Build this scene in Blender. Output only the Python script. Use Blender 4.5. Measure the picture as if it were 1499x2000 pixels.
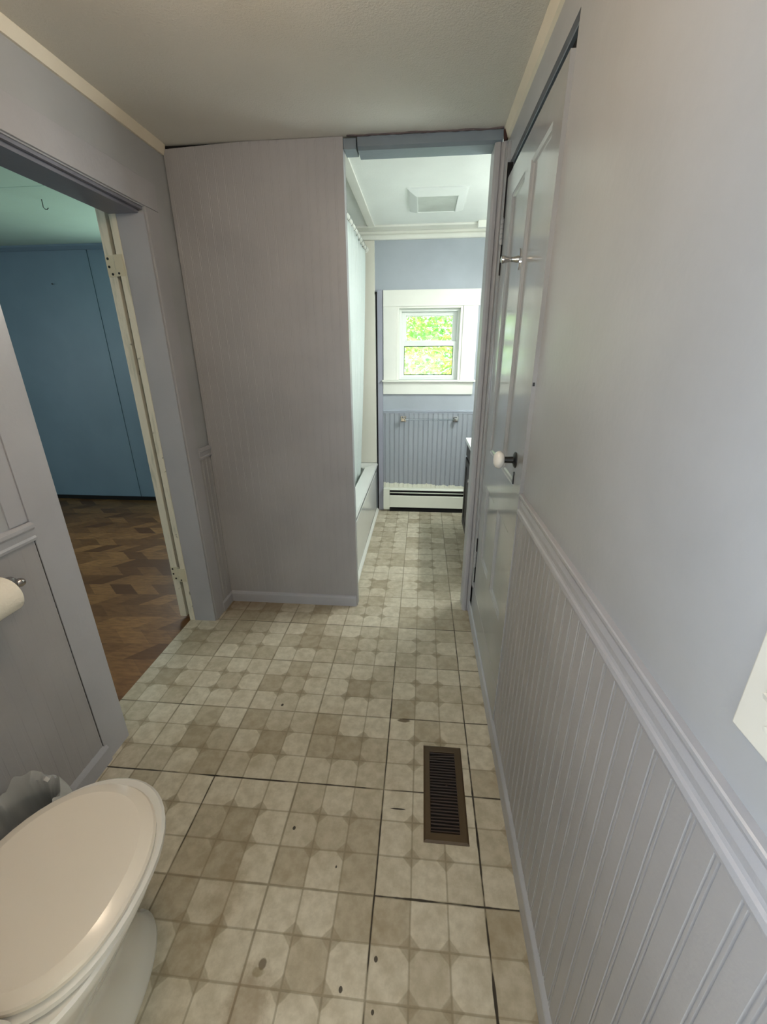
import bpy, bmesh, math, random
from mathutils import Vector, Matrix, noise
random.seed(7)
PI = math.pi
C = bpy.context.scene.collection
SC = bpy.context.scene
for o in list(bpy.data.objects):
    bpy.data.objects.remove(o)

# ------------------------------------------------------------------ camera
cam_d = bpy.data.cameras.new('camera')
cam = bpy.data.objects.new('camera', cam_d)
C.objects.link(cam)
YAW, PITCH, ROLL = 0.0907979768, 0.363955485, 0.00583464138
cy_, sy_, cp_, sp_ = math.cos(YAW), math.sin(YAW), math.cos(PITCH), math.sin(PITCH)
F = Vector((-sy_ * cp_, cy_ * cp_, -sp_))
R0 = Vector((cy_, sy_, 0))
D0 = F.cross(R0)
R = math.cos(ROLL) * R0 + math.sin(ROLL) * D0
D = -math.sin(ROLL) * R0 + math.cos(ROLL) * D0
m = Matrix((R, -D, -F)).transposed().to_4x4()
m.translation = Vector((0.09593479, -0.70210593, 1.41750425))
cam.matrix_world = m
cam_d.sensor_fit = 'VERTICAL'
cam_d.sensor_height = 36
cam_d.sensor_width = 36
cam_d.lens = 814.5916 * 36 / 2000
cam_d.clip_start = 0.02
SC.camera = cam

# ------------------------------------------------------------------ world, light, exposure
SC.view_settings.view_transform = 'Standard'
SC.view_settings.look = 'None'
SC.view_settings.exposure = 0.09
SC.view_settings.gamma = 1
SC.view_settings.use_curve_mapping = False
SC.cycles.use_denoising = True
SC.cycles.max_bounces = 10
SC.cycles.diffuse_bounces = 6
SC.cycles.sample_clamp_indirect = 6
SC.cycles.caustics_reflective = False
SC.cycles.caustics_refractive = False

world = bpy.data.worlds.new('daylight')
SC.world = world
world.use_nodes = True
wb = world.node_tree.nodes['Background']
wb.inputs[0].default_value = (0.86, 0.95, 1.0, 1)
wb.inputs[1].default_value = 3.2

def lamp(name, kind, loc, energy, color, size=None, sizey=None, rot=(0, 0, 0)):
    d = bpy.data.lights.new(name, kind)
    d.energy = energy
    d.color = color
    if kind == 'AREA':
        d.shape = 'RECTANGLE'
        d.size = size
        d.size_y = sizey
    elif size:
        d.shadow_soft_size = size
    o = bpy.data.objects.new(name, d)
    o.location = loc
    o.rotation_euler = rot
    C.objects.link(o)
    return o

sun = lamp('sun', 'SUN', (0, 0, 10), 11.0, (1.0, 0.95, 0.85))
sun.data.angle = 0.02
sun.rotation_euler = Vector((0.35, 0.62, -0.70)).to_track_quat('-Z', 'Y').to_euler()
# daylight lamps added in the openings of unseen kitchen and bedroom windows
lamp('kitchen_window_daylight', 'AREA', (-1.16, -1.52, 1.72), 62, (0.76, 0.87, 1.0), 0.55, 0.85, (0, math.radians(-90), 0))
lamp('kitchen_back_window_daylight', 'AREA', (-0.15, -3.15, 1.05), 21, (0.78, 0.88, 1.0), 1.4, 0.7, (math.radians(90), 0, 0))
lamp('bedroom_window_daylight', 'AREA', (-1.93, 3.26, 1.45), 10, (0.86, 1.0, 0.96), 0.9, 1.05, (math.radians(-100), 0, 0))
lamp('bedroom_side_added_fill', 'AREA', (-5.16, -0.10, 1.35), 24, (0.80, 0.95, 1.0), 1.0, 1.0, (0, math.radians(-90), 0))  # unseen side window, added to brighten the blue wall

# ------------------------------------------------------------------ helpers
def lin(r, g, b):
    f = lambda c: (c / 255) / 12.92 if c / 255 <= 0.04045 else ((c / 255 + 0.055) / 1.055) ** 2.4
    return (f(r), f(g), f(b), 1)

class N:
    """wraps a node socket so shader maths can be written as expressions"""
    nt = None
    def __init__(s, k): s.k = k
    @staticmethod
    def op(o, *a):
        n = N.nt.nodes.new('ShaderNodeMath'); n.operation = o
        for i, v in enumerate(a):
            if isinstance(v, N): N.nt.links.new(v.k, n.inputs[i])
            else: n.inputs[i].default_value = v
        return N(n.outputs[0])
    def __add__(s, o): return N.op('ADD', s, o)
    __radd__ = __add__
    def __sub__(s, o): return N.op('SUBTRACT', s, o)
    def __rsub__(s, o): return N.op('SUBTRACT', o, s)
    def __mul__(s, o): return N.op('MULTIPLY', s, o)
    __rmul__ = __mul__
    def __truediv__(s, o): return N.op('DIVIDE', s, o)
    def lt(s, o): return N.op('LESS_THAN', s, o)
    def gt(s, o): return N.op('GREATER_THAN', s, o)
    def floor(s): return N.op('FLOOR', s)
    def fr(s): return N.op('FRACT', s)
    def abs(s): return N.op('ABSOLUTE', s)
    def rnd(s): return N.op('FLOOR', s + 0.5)
    def mn(s, o): return N.op('MINIMUM', s, o)
    def mx(s, o): return N.op('MAXIMUM', s, o)
    def mod(s, o): return N.op('FLOORED_MODULO', s, o)
    def ss(s, a, b, lo=0.0, hi=1.0):
        n = N.nt.nodes.new('ShaderNodeMapRange'); n.interpolation_type = 'SMOOTHSTEP'
        N.nt.links.new(s.k, n.inputs[0])
        for i, v in ((1, a), (2, b), (3, lo), (4, hi)): n.inputs[i].default_value = v
        return N(n.outputs[0])

def base_mat(name):
    mt = bpy.data.materials.new(name)
    mt.use_nodes = True
    nt = mt.node_tree
    N.nt = nt
    return mt, nt, nt.nodes['Principled BSDF']

def pos_node():
    g = N.nt.nodes.new('ShaderNodeNewGeometry')
    x = N.nt.nodes.new('ShaderNodeSeparateXYZ')
    N.nt.links.new(g.outputs['Position'], x.inputs[0])
    return g.outputs['Position'], N(x.outputs[0]), N(x.outputs[1]), N(x.outputs[2])

def tc_obj():
    return N.nt.nodes.new('ShaderNodeTexCoord').outputs['Object']

def vec(x, y, z=0.0):
    n = N.nt.nodes.new('ShaderNodeCombineXYZ')
    for i, v in enumerate((x, y, z)):
        if isinstance(v, N): N.nt.links.new(v.k, n.inputs[i])
        else: n.inputs[i].default_value = v
    return n.outputs[0]

def noise_t(co, scale, detail=3, rough=0.5):
    n = N.nt.nodes.new('ShaderNodeTexNoise')
    n.inputs['Scale'].default_value = scale
    n.inputs['Detail'].default_value = detail
    n.inputs['Roughness'].default_value = rough
    N.nt.links.new(co, n.inputs['Vector'])
    return N(n.outputs[0])

def white(co):
    n = N.nt.nodes.new('ShaderNodeTexWhiteNoise')
    n.noise_dimensions = '3D'
    N.nt.links.new(co, n.inputs['Vector'])
    return N(n.outputs[0])

def mixc(f, a, b):
    n = N.nt.nodes.new('ShaderNodeMix'); n.data_type = 'RGBA'
    if isinstance(f, N): N.nt.links.new(f.k, n.inputs[0])
    else: n.inputs[0].default_value = f
    for i, v in ((6, a), (7, b)):
        if isinstance(v, tuple): n.inputs[i].default_value = v
        else: N.nt.links.new(v, n.inputs[i])
    return n.outputs[2]

def bump(bs, h, strength, dist=0.01):
    n = N.nt.nodes.new('ShaderNodeBump')
    n.inputs['Strength'].default_value = strength
    n.inputs['Distance'].default_value = dist
    N.nt.links.new(h.k, n.inputs['Height'])
    N.nt.links.new(n.outputs[0], bs.inputs['Normal'])

def paint(name, col, rough=0.4, bs_=0.15, scale=40, var=0.06, spec=0.5, metallic=0.0, coat=0.0):
    mt, nt, b = base_mat(name)
    p = tc_obj()
    f = noise_t(p, 3.0, 4).ss(0.3, 0.7)
    dark = tuple(c * (1 - var) for c in col[:3]) + (1,)
    lite = tuple(min(1, c * (1 + var)) for c in col[:3]) + (1,)
    nt.links.new(mixc(f, dark, lite), b.inputs['Base Color'])
    b.inputs['Roughness'].default_value = rough
    b.inputs['Specular IOR Level'].default_value = spec
    b.inputs['Metallic'].default_value = metallic
    b.inputs['Coat Weight'].default_value = coat
    b.inputs['Coat Roughness'].default_value = 0.08
    if bs_:
        bump(b, noise_t(p, scale, 3), bs_, 0.004)
    return mt

def obj(name, bm, mt, parent=None, smooth=False):
    me = bpy.data.meshes.new(name)
    bmesh.ops.recalc_face_normals(bm, faces=bm.faces)
    bm.to_mesh(me); bm.free()
    for mm in (mt if isinstance(mt, (list, tuple)) else [mt]):
        me.materials.append(mm)
    if smooth:
        me.shade_auto_smooth(math.radians(40)) if hasattr(me, 'shade_auto_smooth') else None
        for pg in me.polygons: pg.use_smooth = True
        try: me.set_sharp_from_angle(angle=math.radians(38))
        except Exception: pass
    o = bpy.data.objects.new(name, me)
    C.objects.link(o)
    if parent is not None:
        o.parent = parent
    return o

def struct(name, bm, mt, parent=None, smooth=False, label=None):
    o = obj(name, bm, mt, parent, smooth)
    if parent is None: o['kind'] = 'structure'
    if label: o['label'] = label; o['category'] = name.split('_')[0]
    return o

def tag(o, label, cat, group=None, kind=None):
    o['label'] = label; o['category'] = cat
    if group: o['group'] = group
    if kind: o['kind'] = kind
    return o

def thing(name, label, cat, loc=(0, 0, 0), group=None, kind=None):
    o = bpy.data.objects.new(name, None)
    o.empty_display_size = 0.05
    o.location = loc
    C.objects.link(o)
    return tag(o, label, cat, group, kind)

def part(name, bm, mt, root, smooth=False):
    """mesh built in world coordinates, parented so that it stays where it is"""
    l = Vector((0, 0, 0)); r = root
    while r is not None:
        l += Vector(r.location); r = r.parent
    bmesh.ops.translate(bm, vec=-l, verts=bm.verts)
    return obj(name, bm, mt, root, smooth)

def box(bm, x0, x1, y0, y1, z0, z1, bev=0.0, mi=0):
    v = [bm.verts.new(p) for p in ((x0, y0, z0), (x1, y0, z0), (x1, y1, z0), (x0, y1, z0),
                                   (x0, y0, z1), (x1, y0, z1), (x1, y1, z1), (x0, y1, z1))]
    fs = [bm.faces.new([v[i] for i in q]) for q in ((3, 2, 1, 0), (4, 5, 6, 7), (0, 1, 5, 4), (1, 2, 6, 5), (2, 3, 7, 6), (3, 0, 4, 7))]
    for f in fs: f.material_index = mi
    if bev:
        es = list({e for f in fs for e in f.edges})
        bmesh.ops.bevel(bm, geom=es, offset=bev, segments=2, affect='EDGES', profile=0.5)
    return bm

def bx(*a, **k): return box(bmesh.new(), *a, **k)

def extrude(bm, poly, fn, t0, t1):
    """closed 2D polygon swept from t0 to t1; fn(u, v, t) -> world point"""
    a = [bm.verts.new(fn(u, v, t0)) for u, v in poly]
    b = [bm.verts.new(fn(u, v, t1)) for u, v in poly]
    n = len(poly)
    for i in range(n):
        j = (i + 1) % n
        bm.faces.new((a[i], a[j], b[j], b[i]))
    bm.faces.new(a[::-1]); bm.faces.new(b)
    return bm

def loft(bm, rings, cap0=True, cap1=True):
    vs = [[bm.verts.new(p) for p in r] for r in rings]
    n = len(rings[0])
    for a, b in zip(vs, vs[1:]):
        for i in range(n):
            j = (i + 1) % n
            bm.faces.new((a[i], a[j], b[j], b[i]))
    if cap0: bm.faces.new(vs[0][::-1])
    if cap1: bm.faces.new(vs[-1])
    return bm

def lathe(bm, prof, origin, axis, n=24, caps=True):
    """prof: list of (radius, height along axis)"""
    ax = Vector(axis).normalized()
    u = ax.orthogonal().normalized(); w = ax.cross(u)
    o = Vector(origin)
    rings = [[o + ax * h + (u * math.cos(2 * PI * i / n) + w * math.sin(2 * PI * i / n)) * max(r, 1e-4) for i in range(n)] for r, h in prof]
    return loft(bm, rings, caps, caps)

def tube(bm, pts, r, n=10):
    pts = [Vector(p) for p in pts]
    rings = []
    u = None
    for i, p in enumerate(pts):
        t = (pts[min(i + 1, len(pts) - 1)] - pts[max(i - 1, 0)]).normalized()
        if u is None: u = t.orthogonal().normalized()
        u = (u - t * u.dot(t)).normalized(); w = t.cross(u)
        rr = r[i] if isinstance(r, (list, tuple)) else r
        rings.append([p + (u * math.cos(2 * PI * k / n) + w * math.sin(2 * PI * k / n)) * rr for k in range(n)])
    return loft(bm, rings)

def bead_profile(s0, s1, pitch=0.04, phase=0.0, depth=0.003, back=-0.012, jit=0.0):
    pts = [(s0, 0.0)]
    k = math.floor((s0 - phase) / pitch) + 1
    while True:
        g = phase + k * pitch
        if g > s1 - 0.012: break
        if g - 0.01 > s0 + 0.002:
            pts += [(g - 0.0056, 0), (g - 0.0044, -depth), (g - 0.0030, -depth), (g - 0.0018, -0.0004), (g + 0.0018, -0.0004),
                    (g + 0.0030, -depth), (g + 0.0044, -depth), (g + 0.0056, 0)]
        k += 1
    pts += [(s1, 0.0), (s1, back), (s0, back)]
    return pts

# ------------------------------------------------------------------ materials
LILAC = lin(167, 170, 174)
M = {}
M['wall'] = paint('lilac_wall_paint', LILAC, 0.33, 0.10, 60)
M['board'] = paint('lilac_board_paint', lin(162, 161, 163), 0.42, 0.12, 90)
M['door_paint'] = paint('grey_gloss_door_paint', lin(157, 158, 159), 0.13, 0.05, 25)
M['trim'] = paint('lilac_trim_paint', lin(170, 171, 177), 0.3, 0.15, 80)
M['cream'] = paint('cream_crown_paint', lin(222, 214, 196), 0.45, 0.2, 60)
M['white'] = paint('white_trim_paint', lin(232, 232, 224), 0.35, 0.1, 50, 0.03)
M['vinyl'] = paint('white_vinyl', lin(228, 232, 228), 0.3, 0.0, var=0.01)
M['mint_ceiling'] = paint('pale_ceiling_paint', lin(234, 237, 233), 0.7, 0.2, 120, 0.03)
M['porcelain'] = paint('white_porcelain', lin(232, 230, 224), 0.08, 0.0, var=0.01, coat=0.4)
M['seat_plastic'] = paint('cream_seat_plastic', lin(238, 230, 217), 0.2, 0.0, var=0.01)
M['tub'] = paint('white_tub_enamel', lin(222, 224, 220), 0.12, 0.0, var=0.02)
M['surround'] = paint('ivory_surround_panel', lin(226, 222, 210), 0.3, 0.0, var=0.02)
M['chrome'] = paint('polished_chrome', (0.58, 0.58, 0.58, 1), 0.08, 0.0, var=0.02, metallic=1.0)
M['nickel'] = paint('dull_nickel', (0.45, 0.42, 0.40, 1), 0.25, 0.0, var=0.05, metallic=1.0)
M['black'] = paint('black_iron', (0.008, 0.008, 0.008, 1), 0.4, 0.1, 80)
M['dark_void'] = paint('dark_gap', (0.006, 0.005, 0.005, 1), 0.9, 0.0)  # near-black, stands in for the shade inside gaps
M['brown_wood'] = paint('espresso_cabinet', lin(20, 12, 10), 0.5, 0.1, 30, 0.2)
M['counter'] = paint('white_counter', lin(240, 242, 240), 0.15, 0.0, var=0.02)
M['vent_brown'] = paint('brown_vent_enamel', lin(72, 55, 32), 0.5, 0.1, 60, 0.1)
M['vent_slat'] = paint('worn_vent_slat', lin(52, 36, 24), 0.55, 0.1, 60, 0.25)
M['heater'] = paint('white_heater_enamel', lin(226, 228, 216), 0.35, 0.05, 30, 0.03)
M['paper'] = paint('white_tissue', lin(238, 232, 218), 0.9, 0.4, 120, 0.02)
M['switch'] = paint('ivory_switch_plastic', lin(214, 213, 205), 0.3, 0.0, var=0.01)
M['hinge_cream'] = paint('painted_hinge', lin(212, 206, 182), 0.4, 0.2, 120, 0.15)
M['bin'] = paint('dark_bin_plastic', lin(30, 30, 33), 0.4, 0.0)
M['slate_soffit'] = paint('slate_blue_paint', lin(120, 132, 142), 0.45, 0.15, 50, 0.1)
M['brass_hook'] = paint('dark_hook_wire', (0.05, 0.05, 0.04, 1), 0.4, 0.0, metallic=0.8)
M['bark'] = paint('tree_bark', lin(90, 75, 60), 0.9, 0.5, 20, 0.3)
M['lawn'] = paint('lawn', lin(70, 105, 48), 0.9, 0.4, 8, 0.3)

def stipple_ceiling():
    mt, nt, b = base_mat('stippled_ceiling_paint')
    p = tc_obj()
    f = noise_t(p, 1.2, 3).ss(0.35, 0.65)
    nt.links.new(mixc(f, lin(208, 205, 197), lin(218, 216, 209)), b.inputs['Base Color'])
    b.inputs['Roughness'].default_value = 0.6
    bump(b, noise_t(p, 140, 4, 0.65) + noise_t(p, 45, 2) * 0.5, 0.45, 0.006)
    return mt
M['ceiling'] = stipple_ceiling()

def chipped_white():
    mt, nt, b = base_mat('chipped_old_white_paint')
    p, x, y, z = pos_node()
    n1 = noise_t(p, 22, 5, 0.65)
    n2 = noise_t(vec(x * 30, y * 30, z * 5), 1.0, 4, 0.6)
    chips = n1.ss(0.66, 0.71) * 0.7
    gr = n2.ss(0.50, 0.66) * 0.35
    col = mixc(gr, lin(226, 221, 204), lin(150, 158, 136))
    nt.links.new(mixc(chips, col, lin(118, 112, 98)), b.inputs['Base Color'])
    b.inputs['Roughness'].default_value = 0.5
    bump(b, n1, 0.4, 0.004)
    return mt
M['chipped'] = chipped_white()

def blue_paint():
    mt, nt, b = base_mat('teal_blue_wall_paint')
    p = tc_obj()
    f = noise_t(p, 2.0, 4).ss(0.3, 0.7)
    nt.links.new(mixc(f, lin(120, 144, 160), lin(128, 152, 168)), b.inputs['Base Color'])
    b.inputs['Roughness'].default_value = 0.45
    bump(b, noise_t(p, 60, 3), 0.15, 0.004)
    return mt
M['blue'] = blue_paint()

def vinyl_floor():
    mt, nt, b = base_mat('octagon_print_vinyl_tile')
    T = 0.3048
    p, x, y, z = pos_node()
    wob = (noise_t(p, 5, 2) - 0.5) * 0.004
    u = (x + wob) / T; v = (y + wob) / T
    cu = u * 3; cv = v * 3
    fu = cu.fr(); fv = cv.fr()
    du = fu.mn(1 - fu); dv = fv.mn(1 - fv)
    nu = cu.rnd(); nv = cv.rnd()
    inner = (nu.mod(3).gt(0.5)) * (nv.mod(3).gt(0.5))
    rough_n = (noise_t(p, 60, 2) - 0.5) * 0.05
    cdist = ((cu - nu).abs() + (cv - nv).abs())
    corner = inner * (cdist + rough_n).ss(0.24, 0.30, 1, 0)
    diam = inner * (cdist + rough_n).ss(0.17, 0.19, 1, 0)
    line = (du.mn(dv)).ss(0.012, 0.035, 1, 0)
    rnd_c = white(vec(cu.floor(), cv.floor(), 3.0))
    rnd_t = white(vec(u.floor(), v.floor(), 9.0))
    centre = ((cu.floor().mod(3) - 1).abs().lt(0.5)) * ((cv.floor().mod(3) - 1).abs().lt(0.5))
    mott = noise_t(p, 26, 5, 0.65)
    mott2 = noise_t(p, 4.5, 4, 0.6)
    light = mixc(mott.ss(0.3, 0.72), lin(186, 177, 156), lin(212, 204, 185))
    dark = mixc(mott.ss(0.3, 0.72), lin(152, 140, 117), lin(170, 158, 136))
    dk = (rnd_c.ss(0.35, 1.0) * 0.75 + centre * 0.40 + rnd_t * 0.15).mn(0.92)
    col = mixc(dk, light, dark)
    grout = mixc(mott.ss(0.3, 0.7), lin(140, 128, 105), lin(156, 143, 120))
    col = mixc(corner * 0.62, col, grout)
    col = mixc(diam * 0.14, col, lin(128, 116, 92))
    col = mixc(line * 0.55, col, lin(132, 121, 98))
    # dirt film in large soft patches; shade and dirt painted brown along the partition foot
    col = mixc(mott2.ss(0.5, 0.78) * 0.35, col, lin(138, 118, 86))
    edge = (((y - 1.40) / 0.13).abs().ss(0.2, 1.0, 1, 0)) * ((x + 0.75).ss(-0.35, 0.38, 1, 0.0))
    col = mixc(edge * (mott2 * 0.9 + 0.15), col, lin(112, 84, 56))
    # tile joints
    tu = (u - u.rnd()).abs(); tv = (v - v.rnd()).abs()
    jn = noise_t(p, 7, 3)
    jw = (tu.mn(tv)).ss(0.005, 0.016, 1, 0)
    col = mixc(jw * jn.ss(0.25, 0.7) * 0.55, col, lin(104, 94, 74))
    # open cracks, black with dirt
    def crack(d, w, lo, hi, t, cl):
        g = noise_t(vec(t * 9, cl * 3.7, 0.5), 1.0, 3, 0.6)
        width = g.ss(0.33, 0.68) * w
        return (d - width).ss(-0.0006, 0.0012, 1, 0) * t.gt(lo) * t.lt(hi) * g.ss(0.30, 0.42)
    xs = x + wob; ys = y + wob
    cr = crack((xs - T).abs(), 0.0042, -0.75, 0.55, ys, 1.0)
    cr = cr.mx(crack((xs - T).abs(), 0.0018, 0.5, 1.5, ys, 2.0))
    cr = cr.mx(crack(xs.abs(), 0.0022, -0.7, 0.95, ys, 3.0))
    cr = cr.mx(crack((xs + 2 * T).abs(), 0.0016, -0.4, 0.31, ys, 4.0))
    cr = cr.mx(crack(ys.abs(), 0.0032, 0.0, 0.40, xs, 5.0))
    cr = cr.mx(crack((ys - T).abs(), 0.0026, -1.2, 0.40, xs, 6.0))
    cr = cr.mx(crack((ys - 2 * T).abs(), 0.0020, 0.05, 0.40, xs, 7.0))
    cr = cr.mx(crack((ys - 2 * T).abs(), 0.0016, -1.2, -0.85, xs, 12.0))
    cr = cr.mx(crack((ys - 3 * T).abs(), 0.0018, 0.10, 0.40, xs, 8.0))
    cr = cr.mx(crack((ys - 7 * T).abs(), 0.0014, -0.1, 0.5, xs, 9.0))
    cr = cr.mx(crack((ys - 4 * T).abs(), 0.0016, -0.9, 0.4, xs, 10.0))
    col = mixc(cr * 0.93, col, lin(34, 27, 20))
    # scuffs and burn marks
    def blot(cx, cy, rx, ry, amt, c, soft=0.5):
        nonlocal col
        dx = (x - cx) / rx; dy = (y - cy) / ry
        r = dx * dx + dy * dy + (mott - 0.5) * 1.2
        col = mixc(r.ss(1 - soft, 1 + soft * 0.3, 1, 0) * amt, col, c)
    K = lin(30, 24, 18)
    blot(0.055, 0.602, 0.028, 0.010, 0.85, lin(84, 66, 44))
    blot(0.052, 0.243, 0.026, 0.0026, 0.95, K, 0.3)
    blot(-0.262, -0.163, 0.010, 0.012, 0.7, lin(60, 46, 28))
    blot(-0.268, -0.178, 0.016, 0.010, 0.5, lin(120, 110, 70))
    for cx, cy, r in ((-0.275, 0.155, 0.005), (0.155, 0.40, 0.004), (-0.06, -0.19, 0.005), (0.018, -0.13, 0.005), (-0.47, 0.64, 0.006), (-0.12, 0.06, 0.003), (0.02, -0.22, 0.004)):
        blot(cx, cy, r, r * 1.3, 0.9, K, 0.4)
    blot(-0.275, -0.24, 0.06, 0.09, 0.45, lin(120, 96, 66), 0.9)
    blot(-0.42, -0.03, 0.05, 0.12, 0.35, lin(128, 108, 78), 0.9)
    nt.links.new(col, b.inputs['Base Color'])
    b.inputs['Roughness'].default_value = 0.42
    b.inputs['Specular IOR Level'].default_value = 0.35
    h = (line * -0.4) + (jw * -0.6) + (cr * -1.0) + mott * 0.25
    bump(b, h, 0.25, 0.003)
    return mt
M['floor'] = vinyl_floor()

def parquet_floor():
    mt, nt, b = base_mat('brown_parquet_print')
    p, x, y, z = pos_node()
    a = math.radians(4)
    X = x * math.cos(a) + y * math.sin(a); Y = y * math.cos(a) - x * math.sin(a)
    h = 0.12
    rw = (Y / h).floor(); fy = (Y / h).fr()
    sgn = rw.mod(2) * 2 - 1
    s = X + (fy - 0.5) * sgn * 0.12 + rw * 0.05
    cell = (s / 0.14).floor()
    r1 = white(vec(cell, rw, 1.0))
    grain = noise_t(vec(x * 14, y * 60, 0.0), 1.0, 4, 0.6)
    c = mixc(r1, lin(92, 58, 28), lin(158, 114, 68))
    c = mixc(grain.ss(0.35, 0.7) * 0.5, c, lin(84, 50, 26))
    seam = ((s / 0.14).fr()).ss(0.0, 0.02, 1, 0).mx(fy.ss(0.0, 0.03, 1, 0))
    c = mixc(seam * 0.35, c, lin(36, 22, 12))
    nt.links.new(c, b.inputs['Base Color'])
    b.inputs['Roughness'].default_value = 0.45
    bump(b, grain, 0.1, 0.003)
    return mt
M['parquet'] = parquet_floor()

def part_painted():
    """blue-lilac beadboard whose last strip above the heater was left in white primer"""
    mt, nt, b = base_mat('half_painted_beadboard')
    p, x, y, z = pos_node()
    e = noise_t(vec(x * 9, 0.0, 0.0), 1.0, 4, 0.7)
    e2 = noise_t(vec(x * 70, 0.0, z * 6), 1.0, 2)
    edge = 0.222 + e * 0.090 + (e2 - 0.5) * 0.02 + (x * -0.03)
    f = (z - edge).ss(-0.002, 0.002)
    nt.links.new(mixc(f, lin(228, 228, 214), lin(156, 161, 169)), b.inputs['Base Color'])
    b.inputs['Roughness'].default_value = 0.4
    bump(b, noise_t(p, 60, 3), 0.1, 0.004)
    return mt
M['half_painted'] = part_painted()

def curtain_mat():
    mt, nt, b = base_mat('pale_mint_curtain')
    b.inputs['Base Color'].default_value = lin(236, 242, 240)
    b.inputs['Roughness'].default_value = 0.5
    tr = nt.nodes.new('ShaderNodeBsdfTranslucent')
    tr.inputs[0].default_value = lin(236, 244, 241)
    mx = nt.nodes.new('ShaderNodeMixShader'); mx.inputs[0].default_value = 0.35
    nt.links.new(b.outputs[0], mx.inputs[1]); nt.links.new(tr.outputs[0], mx.inputs[2])
    nt.links.new(mx.outputs[0], nt.nodes['Material Output'].inputs[0])
    return mt
M['curtain'] = curtain_mat()

def bag_mat():
    mt, nt, b = base_mat('thin_white_bag_plastic')
    b.inputs['Base Color'].default_value = lin(225, 228, 226)
    b.inputs['Roughness'].default_value = 0.25
    tp = nt.nodes.new('ShaderNodeBsdfTransparent')
    mx = nt.nodes.new('ShaderNodeMixShader'); mx.inputs[0].default_value = 0.38
    nt.links.new(b.outputs[0], mx.inputs[1]); nt.links.new(tp.outputs[0], mx.inputs[2])
    nt.links.new(mx.outputs[0], nt.nodes['Material Output'].inputs[0])
    return mt
M['bag'] = bag_mat()

def leaf_mat():
    mt, nt, b = base_mat('sunlit_leaves')
    p = tc_obj()
    f = noise_t(p, 1.6, 4).ss(0.35, 0.65)
    c = mixc(f, lin(150, 205, 130), lin(214, 226, 130))
    nt.links.new(c, b.inputs['Base Color'])
    b.inputs['Roughness'].default_value = 0.5
    tr = nt.nodes.new('ShaderNodeBsdfTranslucent')
    nt.links.new(c, tr.inputs[0])
    mx = nt.nodes.new('ShaderNodeMixShader'); mx.inputs[0].default_value = 0.45
    nt.links.new(b.outputs[0], mx.inputs[1]); nt.links.new(tr.outputs[0], mx.inputs[2])
    nt.links.new(mx.outputs[0], nt.nodes['Material Output'].inputs[0])
    return mt
M['leaf'] = leaf_mat()

def glass_mat(name, tint, refl=0.08):
    mt, nt, b = base_mat(name)
    gl = nt.nodes.new('ShaderNodeBsdfGlossy'); gl.inputs['Roughness'].default_value = 0.02
    tp = nt.nodes.new('ShaderNodeBsdfTransparent'); tp.inputs[0].default_value = tint
    mx = nt.nodes.new('ShaderNodeMixShader'); mx.inputs[0].default_value = refl
    nt.links.new(tp.outputs[0], mx.inputs[1]); nt.links.new(gl.outputs[0], mx.inputs[2])
    nt.links.new(mx.outputs[0], nt.nodes['Material Output'].inputs[0])
    return mt
M['glass'] = glass_mat('window_glass', (0.95, 1.0, 0.97, 1), 0.015)
M['acrylic'] = glass_mat('clear_acrylic', (0.82, 0.86, 0.88, 1), 0.15)

def glow_mat(name, col, strength):
    mt, nt, b = base_mat(name)
    b.inputs['Base Color'].default_value = (0.9, 0.9, 0.9, 1)
    b.inputs['Emission Color'].default_value = col
    b.inputs['Emission Strength'].default_value = strength
    return mt
M['warm_globe'] = glow_mat('warm_lit_glass', (1.0, 0.78, 0.57, 1), 35.0)
M['vanity_globe'] = glow_mat('cool_lit_glass', (0.93, 1.0, 0.96, 1), 62.0)

# ------------------------------------------------------------------ the setting
ZC = 2.25           # ceiling of the near room
ZF = 2.315          # ceiling of the bathing end
XR = 0.415          # right wall face
XL = -1.04          # left wall face
YP = 1.42           # partition face
YB = 3.08           # far wall face

bm = bmesh.new()
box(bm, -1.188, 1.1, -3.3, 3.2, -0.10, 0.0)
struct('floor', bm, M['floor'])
struct('floor_bedroom', bx(-5.2, -1.1885, -1.3, 3.4, -0.10, -0.010), M['parquet'])

bm = bmesh.new()
box(bm, -1.19, 0.60, -0.82, 1.50, ZC, ZC + 0.12)
struct('ceiling', bm, M['ceiling'])
struct('ceiling_far', bx(-1.19, 1.1, 1.50, 3.3, ZF, ZF + 0.06), M['mint_ceiling'])
bm = bmesh.new()
box(bm, -5.2, -1.19, -1.3, 1.936, 2.30, 2.42)
box(bm, -5.2, -1.19, 1.944, 3.3, 2.30, 2.42)
box(bm, -5.2, -1.19, 1.90, 1.98, 2.312, 2.42)
struct('ceiling_bedroom', bm, paint('pale_green_ceiling_paint', lin(196, 222, 208), 0.7, 0.2, 120, 0.03))
struct('ceiling_kitchen', bx(-1.19, 1.1, -3.3, -0.82, ZC, ZC + 0.12), M['ceiling'])

# right wall: leaves the closet doorway open, closed by a back board
DY0, DY1, DTOP, DBOT = 0.556, 1.345, 2.112, 0.236
bm = bmesh.new()
box(bm, XR, 0.53, -0.82, DY0, 0, ZC)
box(bm, XR, 0.53, DY1, 1.50, 0, ZC)
box(bm, XR, 0.53, DY0, DY1, DTOP, ZC)
box(bm, XR, 0.53, DY0, DY1, 0, DBOT)
box(bm, 0.50, 0.53, DY0, DY1, DBOT, DTOP)
struct('wall_right', bm, M['wall'])

# left wall with the open doorway
bm = bmesh.new()
box(bm, -1.19, XL, -0.82, 0.44, 0, ZC)
box(bm, -1.19, XL, 1.207, 1.47, 0, ZC)
box(bm, -1.19, XL, 0.44, 1.207, 1.972, ZC)
struct('wall_left', bm, M['wall'])

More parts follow.
